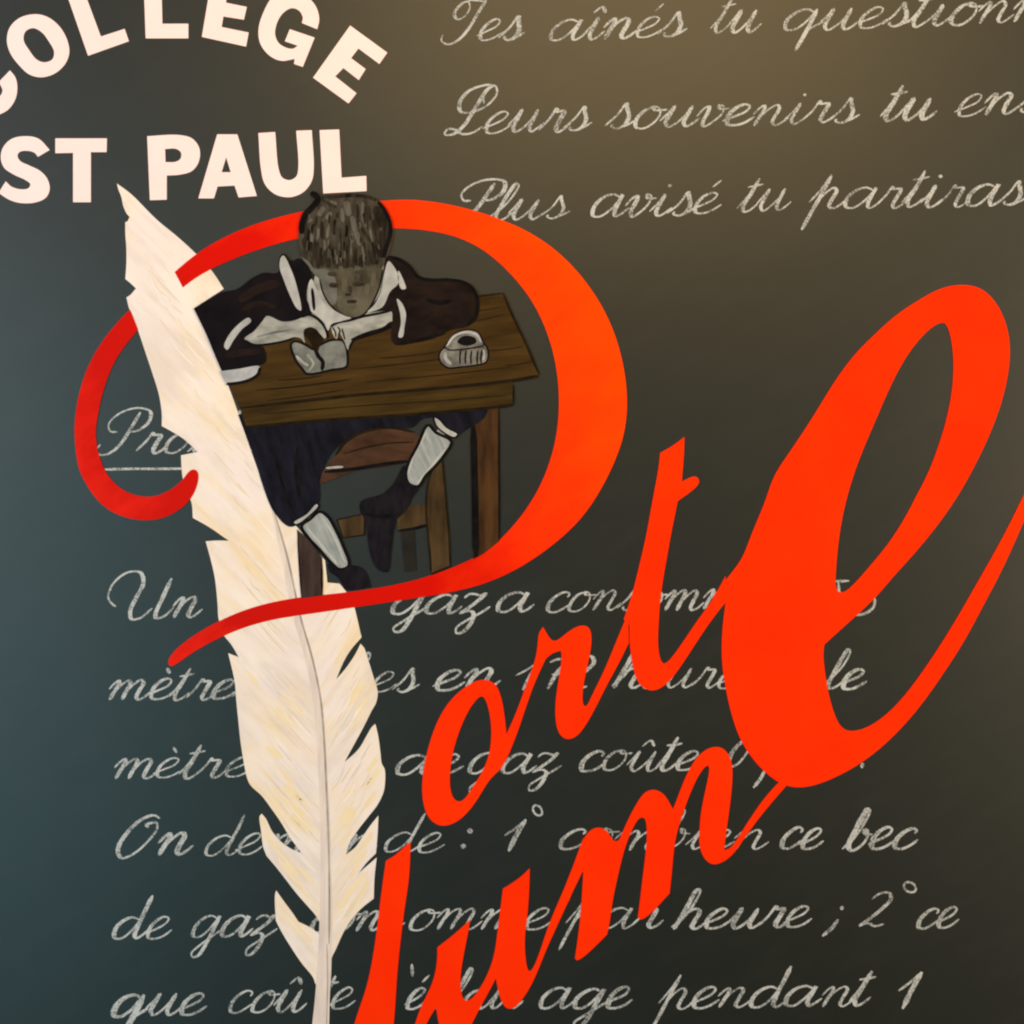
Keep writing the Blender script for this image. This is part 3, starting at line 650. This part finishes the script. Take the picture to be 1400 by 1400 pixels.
# ------------------------------------------------------------------ things on the desk
nb = thing('notebook', 'small grey notebook under the boy\'s hands on the desk', 'notebook', (437, 508))
k = MB(); lp = B1((738,1075),(765,1058),(830,1080),(885,1110),(925,1080),(1000,1050),(1072,1058),(1100,1180),(1088,1222),(1000,1240),(840,1266),(808,1232),(768,1180))
k.poly([lp], H_BOOK, M['page'], 0.3).outline(lp, H_BOOK+.05, M['ink'], 3.4)
k.stroke(B1((840,1140),(880,1200),(850,1250)), H_BOOK+.2, M['skin'], 3)
k.stroke(B1((770,1150),(810,1190),(850,1215)), H_BOOK+.21, M['skin'], 4)
k.stroke(B1((960,1100),(1040,1090)), H_BOOK+.21, M['page'], 4)
k.build('pages', nb)
k = MB(); k.stroke(B1((890,1100),(910,1150),(940,1190),(935,1245)), H_BOOK+.25, M['ink'], 5.5); k.build('spine', nb)
k = MB(); lp = B1((285,1250,1),(400,1235),(538,1218),(520,1262),(460,1300),(385,1316),(322,1322,1))
k.poly([lp], H_CLOTH+.2, M['page_white'], 0.3)
k.stroke(B1((540,1225),(525,1270),(462,1308),(385,1326),(325,1332)), H_CLOTH+.25, M['ink'], 4)
pg = k.build('paper_sheet', None, W((325, 520), 0)); tag(pg, 'white paper sheet lying between the feather and the desk\'s left end', 'paper')

iw = thing('inkwell', 'round grey inkwell standing on the right end of the desk', 'inkwell', (634, 502))
k = MB(); lp = B2((562,1150),(580,1110),(620,1090),(720,1085),(850,1075),(874,1125),(862,1190),(785,1212),(700,1222),(620,1227),(575,1195))
k.poly([lp], H_BOOK, M['glass'], 0.3).outline(lp, H_BOOK+.04, M['ink'], 2.4)
for x in (700, 735, 770, 810, 835):
    k.stroke(B2((x,1115),(x-6,1160),(x-4,1205)), H_BOOK+.15, M['ink'], 2.4)
k.stroke(B2((600,1130),(605,1170),(640,1205)), H_BOOK+.15, M['page_white'], 4.5)
k.stroke(B2((845,1110),(850,1150),(840,1180)), H_BOOK+.15, M['page_white'], 2.4)
k.build('jar', iw)
k = MB(); lp = B2((598,1092),(630,1050),(668,1008),(740,984),(808,1000),(836,1050),(846,1082),(780,1100),(690,1112),(620,1112))
k.poly([lp], H_BOOK+.3, M['glass'], 0.3).outline(lp, H_BOOK+.35, M['ink'], 2.0)
k.stroke(B2((612,1088),(660,1025),(740,1000),(805,1020),(830,1065)), H_BOOK+.5, M['page_white'], 3.0)
k.build('neck', iw)
k = MB(); k.poly([B2((678,1062),(705,1030),(745,1022),(790,1036),(800,1062),(770,1082),(715,1085))], H_BOOK+.7, M['ink'], 0.2); k.build('mouth', iw)

# ------------------------------------------------------------------ chalk handwriting
# each letter: pen strokes in a slanted frame (u along the line, v up; 1 = height of a small letter), then its advance
hk = [(1.30,.32)]
G = {
 'a': ([[(.90,.86),(.62,1.0),(.28,.86),(.08,.45),(.16,.08),(.42,.02),(.70,.30),(.92,.82),(.96,.98),(.92,.60),(.90,.22),(1.0,.02),(1.16,.10),(1.36,.38)]], 1.28),
 'b': ([[(-.05,.10),(.20,.50),(.40,1.2),(.44,1.9),(.34,1.98),(.24,1.5),(.16,.8),(.18,.2),(.36,.0),(.62,.15),(.78,.55),(.72,.92),(.60,.98),(.66,.80),(.95,.75)]], 1.0),
 'c': ([[(.72,.74),(.76,.90),(.58,1.0),(.28,.84),(.08,.42),(.18,.06),(.44,.0),(.72,.14),(.98,.42)]], .92),
 'd': ([[(.88,.84),(.60,.98),(.28,.84),(.08,.45),(.16,.08),(.42,.02),(.70,.30),(.92,.86)],[(1.0,1.95),(.96,1.3),(.90,.55),(.92,.14),(1.04,.02),(1.18,.10),(1.38,.38)]], 1.28),
 'e': ([[(-.05,.22),(.30,.42),(.62,.66),(.68,.90),(.52,1.0),(.26,.86),(.08,.44),(.18,.06),(.44,.0),(.72,.12),(.98,.40)]], .92),
 'g': ([[(.90,.86),(.62,1.0),(.28,.86),(.08,.45),(.16,.08),(.42,.02),(.70,.30),(.92,.84),(.96,.98),(.92,.3),(.86,-.4),(.74,-.86),(.52,-.92),(.40,-.74),(.62,-.40),(1.0,.02),(1.34,.36)]], 1.28),
 'h': ([[(-.05,.10),(.22,.52),(.44,1.3),(.44,1.92),(.32,1.9),(.22,1.2),(.12,.4),(.06,.0)],[(.10,.35),(.34,.82),(.60,.99),(.76,.84),(.74,.45),(.72,.12),(.86,.0),(1.04,.12),(1.24,.40)]], 1.16),
 'i': ([[(-.05,.22),(.14,.60),(.26,.98),(.22,.55),(.20,.18),(.32,.0),(.48,.08),(.70,.38)],[(.24,1.42),(.30,1.40),(.27,1.34)]], .62),
 'l': ([[(-.05,.18),(.22,.60),(.46,1.3),(.48,1.88),(.38,1.96),(.26,1.5),(.18,.8),(.16,.2),(.30,.0),(.48,.08),(.70,.38)]], .62),
 'm': ([[(-.02,.55),(.14,.88),(.24,.97),(.30,.82),(.24,.40),(.18,.0)],[(.22,.35),(.44,.82),(.64,.98),(.74,.84),(.70,.40),(.66,.0)],[(.68,.35),(.92,.82),(1.12,.98),(1.24,.84),(1.20,.42),(1.20,.12),(1.32,.0),(1.48,.10),(1.68,.38)]], 1.60),
 'n': ([[(-.02,.55),(.14,.88),(.24,.97),(.30,.82),(.24,.40),(.18,.0)],[(.22,.35),(.46,.82),(.68,.98),(.80,.84),(.76,.42),(.76,.12),(.88,.0),(1.04,.10),(1.24,.38)]], 1.16),
 'o': ([[(.52,1.0),(.28,.88),(.08,.46),(.16,.08),(.42,.0),(.70,.22),(.82,.62),(.70,.94),(.50,1.0),(.58,.86),(.80,.84),(1.02,.86)]], .98),
 'p': ([[(-.05,.30),(.16,.90),(.34,1.62)],[(.34,1.62),(.26,.7),(.16,-.3),(.08,-1.0)],[(.20,.30),(.42,.80),(.62,.98),(.76,.84),(.72,.42),(.72,.12),(.86,.0),(1.02,.10),(1.22,.38)]], 1.14),
 'q': ([[(.90,.86),(.62,1.0),(.28,.86),(.08,.45),(.16,.08),(.42,.02),(.70,.30),(.92,.84)],[(.96,1.0),(.92,.3),(.86,-.4),(.80,-1.0)],[(.88,-.05),(1.06,.12),(1.34,.36)]], 1.30),
 'r': ([[(-.05,.12),(.18,.60),(.30,1.04),(.34,.92),(.62,.92),(.60,.50),(.58,.14),(.70,.0),(.86,.10),(1.04,.38)]], .92),
 's': ([[(-.05,.12),(.24,.60),(.40,1.12),(.46,.95),(.66,.50),(.60,.12),(.36,.0),(.18,.10),(.22,.18)],[(.50,.05),(.72,.16),(.94,.36)]], .86),
 't': ([[(-.05,.20),(.16,.72),(.34,1.62)],[(.34,1.62),(.24,.8),(.16,.22),(.28,.0),(.46,.08),(.68,.38)],[(.02,1.22),(.30,1.26),(.58,1.34)]], .66),
 'u': ([[(-.05,.30),(.12,.66),(.24,.98),(.20,.55),(.18,.18),(.32,.0),(.52,.14),(.74,.55),(.86,.98)],[(.86,.98),(.80,.50),(.80,.16),(.92,.0),(1.08,.10),(1.28,.38)]], 1.20),
 'v': ([[(-.05,.50),(.12,.90),(.24,.96),(.28,.70),(.24,.25),(.34,.0),(.56,.18),(.78,.62),(.74,.94),(.60,1.0),(.64,.84),(.98,.84)]], .96),
 'z': ([[(.02,.78),(.16,.96),(.34,.98),(.56,.90),(.72,.98),(.60,.70),(.30,.28),(.06,.02)],[(.06,.02),(.36,.14),(.58,.02),(.62,-.40),(.46,-.86),(.24,-.92),(.16,-.68),(.46,-.30),(.84,.06),(1.10,.34)]], 1.02),
 '1': ([[(-.30,.80),(.05,1.15),(.36,1.62)],[(.36,1.62),(.26,.9),(.20,.0)]], .8),
 '2': ([[(.0,1.30),(.20,1.58),(.52,1.60),(.68,1.32),(.48,.80),(.10,.20),(-.06,.04),(.22,.14),(.50,.0),(.80,.10)]], 1.0),
 '7': ([[(.02,1.36),(.26,1.50),(.76,1.52)],[(.76,1.52),(.46,.85),(.34,.0)],[(.28,.72),(.72,.78)]], .95),
 '5': ([[(.30,1.60),(.86,1.62)],[(.30,1.58),(.16,.95),(.52,1.02),(.78,.66),(.66,.18),(.34,.0),(.05,.12)]], .95),
 '0': ([[(.46,1.55),(.16,1.2),(.04,.55),(.20,.04),(.48,.06),(.72,.55),(.74,1.2),(.48,1.55)]], .95),
 'T': ([[(.62,1.98),(.36,1.86),(.22,1.36),(.46,1.10),(.72,1.30),(.74,1.7),(.60,1.98),(.90,2.0),(1.3,1.92)],[(1.30,2.0),(1.18,1.4),(1.05,.62),(.82,.06),(.46,-.12),(.14,.08),(.10,.36)]], 1.55),
 'L': ([[(1.05,1.35),(.92,1.72),(1.05,2.18),(.80,2.2),(.30,1.95),(.12,1.4),(.30,1.0),(.70,.98),(1.22,1.30),(1.36,1.85),(1.18,2.18),(.96,2.0),(.80,1.2),(.62,.35),(.34,-.02),(.04,.0),(.06,.22),(.34,.18),(.70,-.02),(1.08,.04),(1.35,.30)]], 1.42),
 'P': ([[(1.10,1.92),(.98,1.2),(.82,.45),(.56,.0),(.22,-.06),(.02,.18),(.08,.42)],[(.52,1.0),(.26,1.02),(.08,1.35),(.30,1.82),(.90,2.12),(1.44,1.96),(1.56,1.5),(1.30,1.08),(.98,.98)]], 1.55),
 'U': ([[(.52,.60),(.30,.74),(.05,1.06),(.03,1.75),(.46,2.26),(.98,2.22),(1.26,1.72),(1.20,.97),(1.18,.42),(1.36,.0),(1.72,.02),(2.04,.50)],[(2.34,1.94),(2.30,.97),(2.26,.25),(2.36,.0),(2.66,.10),(2.92,.55)]], 2.85),
 'O': ([[(1.05,1.70),(.78,1.86),(.40,1.62),(.10,1.0),(.06,.32),(.30,-.08),(.66,.10),(.98,.66),(1.10,1.24),(.98,1.52),(.70,1.42),(.80,1.32)]], 1.35),
}
ACC = {'é': ('e', [[(.40,1.26),(.62,1.60)]]), 'è': ('e', [[(.30,1.52),(.52,1.24)]]), 'î': ('i', [[(.02,1.24),(.26,1.50),(.44,1.22)]]), 'û': ('u', [[(.26,1.24),(.52,1.52),(.74,1.22)]])}

def wf(dx, dy):          # chalk leans harder on the way down
    return 2.5 + 2.9 * max(0.0, dy) ** 1.5

def glyph(c):
    if c in ACC:
        bse, extra = ACC[c]; st, adv = G[bse]
        st = [s for s in st if not (bse == 'i' and s[0][1] > 1.3)]
        return st + extra, adv
    return G[c]

def word(text, x0, x1, y0, y1, xh, parent, slant=0.42, bold=1.0):
    mb = MB(); total = sum(glyph(c)[1] for c in text)
    first = G[text[0]][1] if text[0] in G else 1
    sx = (x1 - x0 - slant * xh * 0.35) / total
    cur = 0.0
    for c in text:
        st, adv = glyph(c)
        jx = random.uniform(-.03, .03); jy = random.uniform(-.04, .04); press = random.uniform(.82, 1.22); js = random.uniform(.95, 1.05)
        for s in st:
            pts = []
            for (u, v) in s:
                xx = x0 + (cur + u + jx) * sx + slant * v * xh
                yb = y0 + (y1 - y0) * (xx - x0) / max(x1 - x0, 1)
                pts.append((xx + random.uniform(-.35, .35), yb - (v * js + jy) * xh + random.uniform(-.35, .35)))
            mb.stroke(pts, H_CHALK, M['chalk'], wfun=lambda a, b: wf(a, b) * bold * press, jitter=0.10)
        cur += adv
    return mb.build('word', parent)

def mark(parent, name, *strokes, width=4.0):
    mb = MB()
    for s in strokes: mb.stroke(s, H_CHALK, M['chalk'], width, jitter=.1)
    return mb.build(name, parent)

def ring(x, y, rx, ry):
    return [(x + rx * math.cos(a) - ry * .3 * math.sin(-a), y + ry * math.sin(a)) for a in [k * math.pi / 5 for k in range(11)]]

GR = 'lines of chalk handwriting'
def line(label, x, y): return thing('chalk_writing', label, 'handwriting', (x, y), GR)

t = line('uppermost chalk line, cut by the top edge, starting with a tall T', 598, 55)
word('Tes', 598, 714, 57, 54, 28, t); word('aînés', 747, 936, 55, 49, 29, t); word('tu', 971, 1038, 46, 44, 29, t); word('questionnes', 1066, 1504, 43, 26, 29, t)
t = line('second chalk line from the top, starting with a looped L', 605, 180)
word('Leurs', 606, 806, 184, 178, 29, t); word('souvenirs', 826, 1172, 177, 167, 29, t); word('tu', 1203, 1278, 165, 163, 29, t, bold=1.15); word('ens', 1303, 1425, 159, 153, 29, t)
t = line('third chalk line, ending in partiras, its capital touching the red bowl', 622, 299)
word('Plus', 612, 776, 301, 299, 27, t); word('avisé', 803, 984, 298, 292, 29, t); word('tu', 1008, 1078, 290, 287, 29, t); word('partiras', 1105, 1402, 286, 281, 29, t)
t = line('short underlined chalk word inside the hook of the red capital', 132, 621)
word('Problème', 130, 446, 621, 619, 28, t)
mark(t, 'underline', [(139,642),(180,641),(215,641),(330,640)], width=3.2)
t = line('chalk line starting Un and passing behind the stem of the red capital', 147, 844)
word('Un', 135, 273, 846, 844, 27, t); word('bec', 300, 380, 844, 843, 27, t); word('de', 385, 436, 842, 841, 27, t)
word('gaz', 530, 668, 840, 838, 27, t); word('a', 674, 727, 837, 836, 27, t); word('consommé', 743, 1042, 836, 833, 27, t)
mark(t, 'number', [(1138,795),(1161,794)], [(1146,796),(1150,815),(1178,812),(1195,818),(1194,830),(1182,839),(1166,841)], width=3.6)
t = line('chalk line starting mètre, directly below the tip of the red tail', 144, 957)
word('mètres', 144, 352, 958, 955, 27, t); word('cubes', 395, 570, 950, 946, 28, t); word('en', 590, 680, 944, 941, 28, t, bold=1.1)
word('172', 706, 812, 943, 941, 26, t); word('heures', 836, 1040, 941, 941, 27, t); word('le', 1126, 1182, 942, 942, 27, t, bold=1.15)
t = line('chalk line starting mètre, second one, left of the feather\'s middle', 151, 1063)
word('mètre', 150, 340, 1065, 1062, 27, t); word('cube', 365, 500, 1062, 1060, 27, t); word('de', 536, 632, 1060, 1058, 28, t)
word('gaz', 637, 766, 1057, 1055, 27, t); word('coûte', 788, 957, 1054, 1053, 27, t, bold=1.1); word('0', 990, 1022, 1048, 1047, 25, t)
mark(t, 'comma', [(1046,1052),(1040,1064),(1030,1077)], width=4.6); mark(t, 'full_stop', [(1180,1043),(1178,1050)], width=5)
t = line('chalk line starting with a large bold O beside the lower feather', 157, 1170)
word('On', 154, 260, 1172, 1168, 30, t, bold=1.35); word('de', 276, 358, 1170, 1168, 29, t); word('man', 358, 512, 1168, 1166, 27, t); word('de', 520, 606, 1166, 1164, 28, t)
mark(t, 'colon', [(644,1133),(641,1139)], [(635,1154),(632,1160)], width=7)
word('1', 690, 718, 1163, 1163, 28, t, bold=1.5); mark(t, 'degree_sign', ring(735,1108,6,7), width=2.8)
word('combien', 760, 1048, 1162, 1160, 27, t); word('ce', 1064, 1123, 1160, 1160, 28, t, bold=1.15); word('bec', 1152, 1252, 1163, 1160, 28, t, bold=1.45)
t = line('chalk line starting de gaz and ending with a raised degree sign', 152, 1285)
word('de', 150, 232, 1285, 1283, 29, t, bold=1.1); word('gaz', 258, 376, 1282, 1279, 29, t, bold=1.1); word('con', 420, 522, 1275, 1272, 28, t); word('s', 526, 552, 1272, 1272, 27, t)
word('omme', 555, 752, 1272, 1270, 28, t); word('par', 772, 902, 1271, 1269, 27, t); word('heure', 918, 1108, 1271, 1267, 28, t, bold=1.2)
mark(t, 'semicolon', [(1152,1239),(1150,1244)], [(1146,1257),(1138,1268),(1124,1280)], width=4.8)
word('2', 1178, 1220, 1266, 1265, 27, t, bold=1.25); mark(t, 'degree_sign', ring(1244,1213,8,7), width=3.0); word('ce', 1250, 1308, 1270, 1268, 28, t, bold=1.1)
t = line('lowest chalk line, starting que, crossed by the quill near the bottom edge', 152, 1389)
word('que', 150, 280, 1390, 1387, 30, t, bold=1.3); word('coû', 308, 416, 1385, 1383, 30, t, bold=1.1); word('te', 428, 484, 1381, 1380, 28, t)
mark(t, 'apostrophe', [(563,1318),(564,1335)], width=4.4)
word('é', 551, 580, 1380, 1379, 28, t); word('clair', 586, 712, 1380, 1379, 27, t); word('age', 734, 862, 1379, 1377, 28, t, bold=1.1)
word('pendant', 898, 1190, 1379, 1375, 28, t, bold=1.05); word('1', 1228, 1258, 1379, 1379, 32, t, bold=1.45)
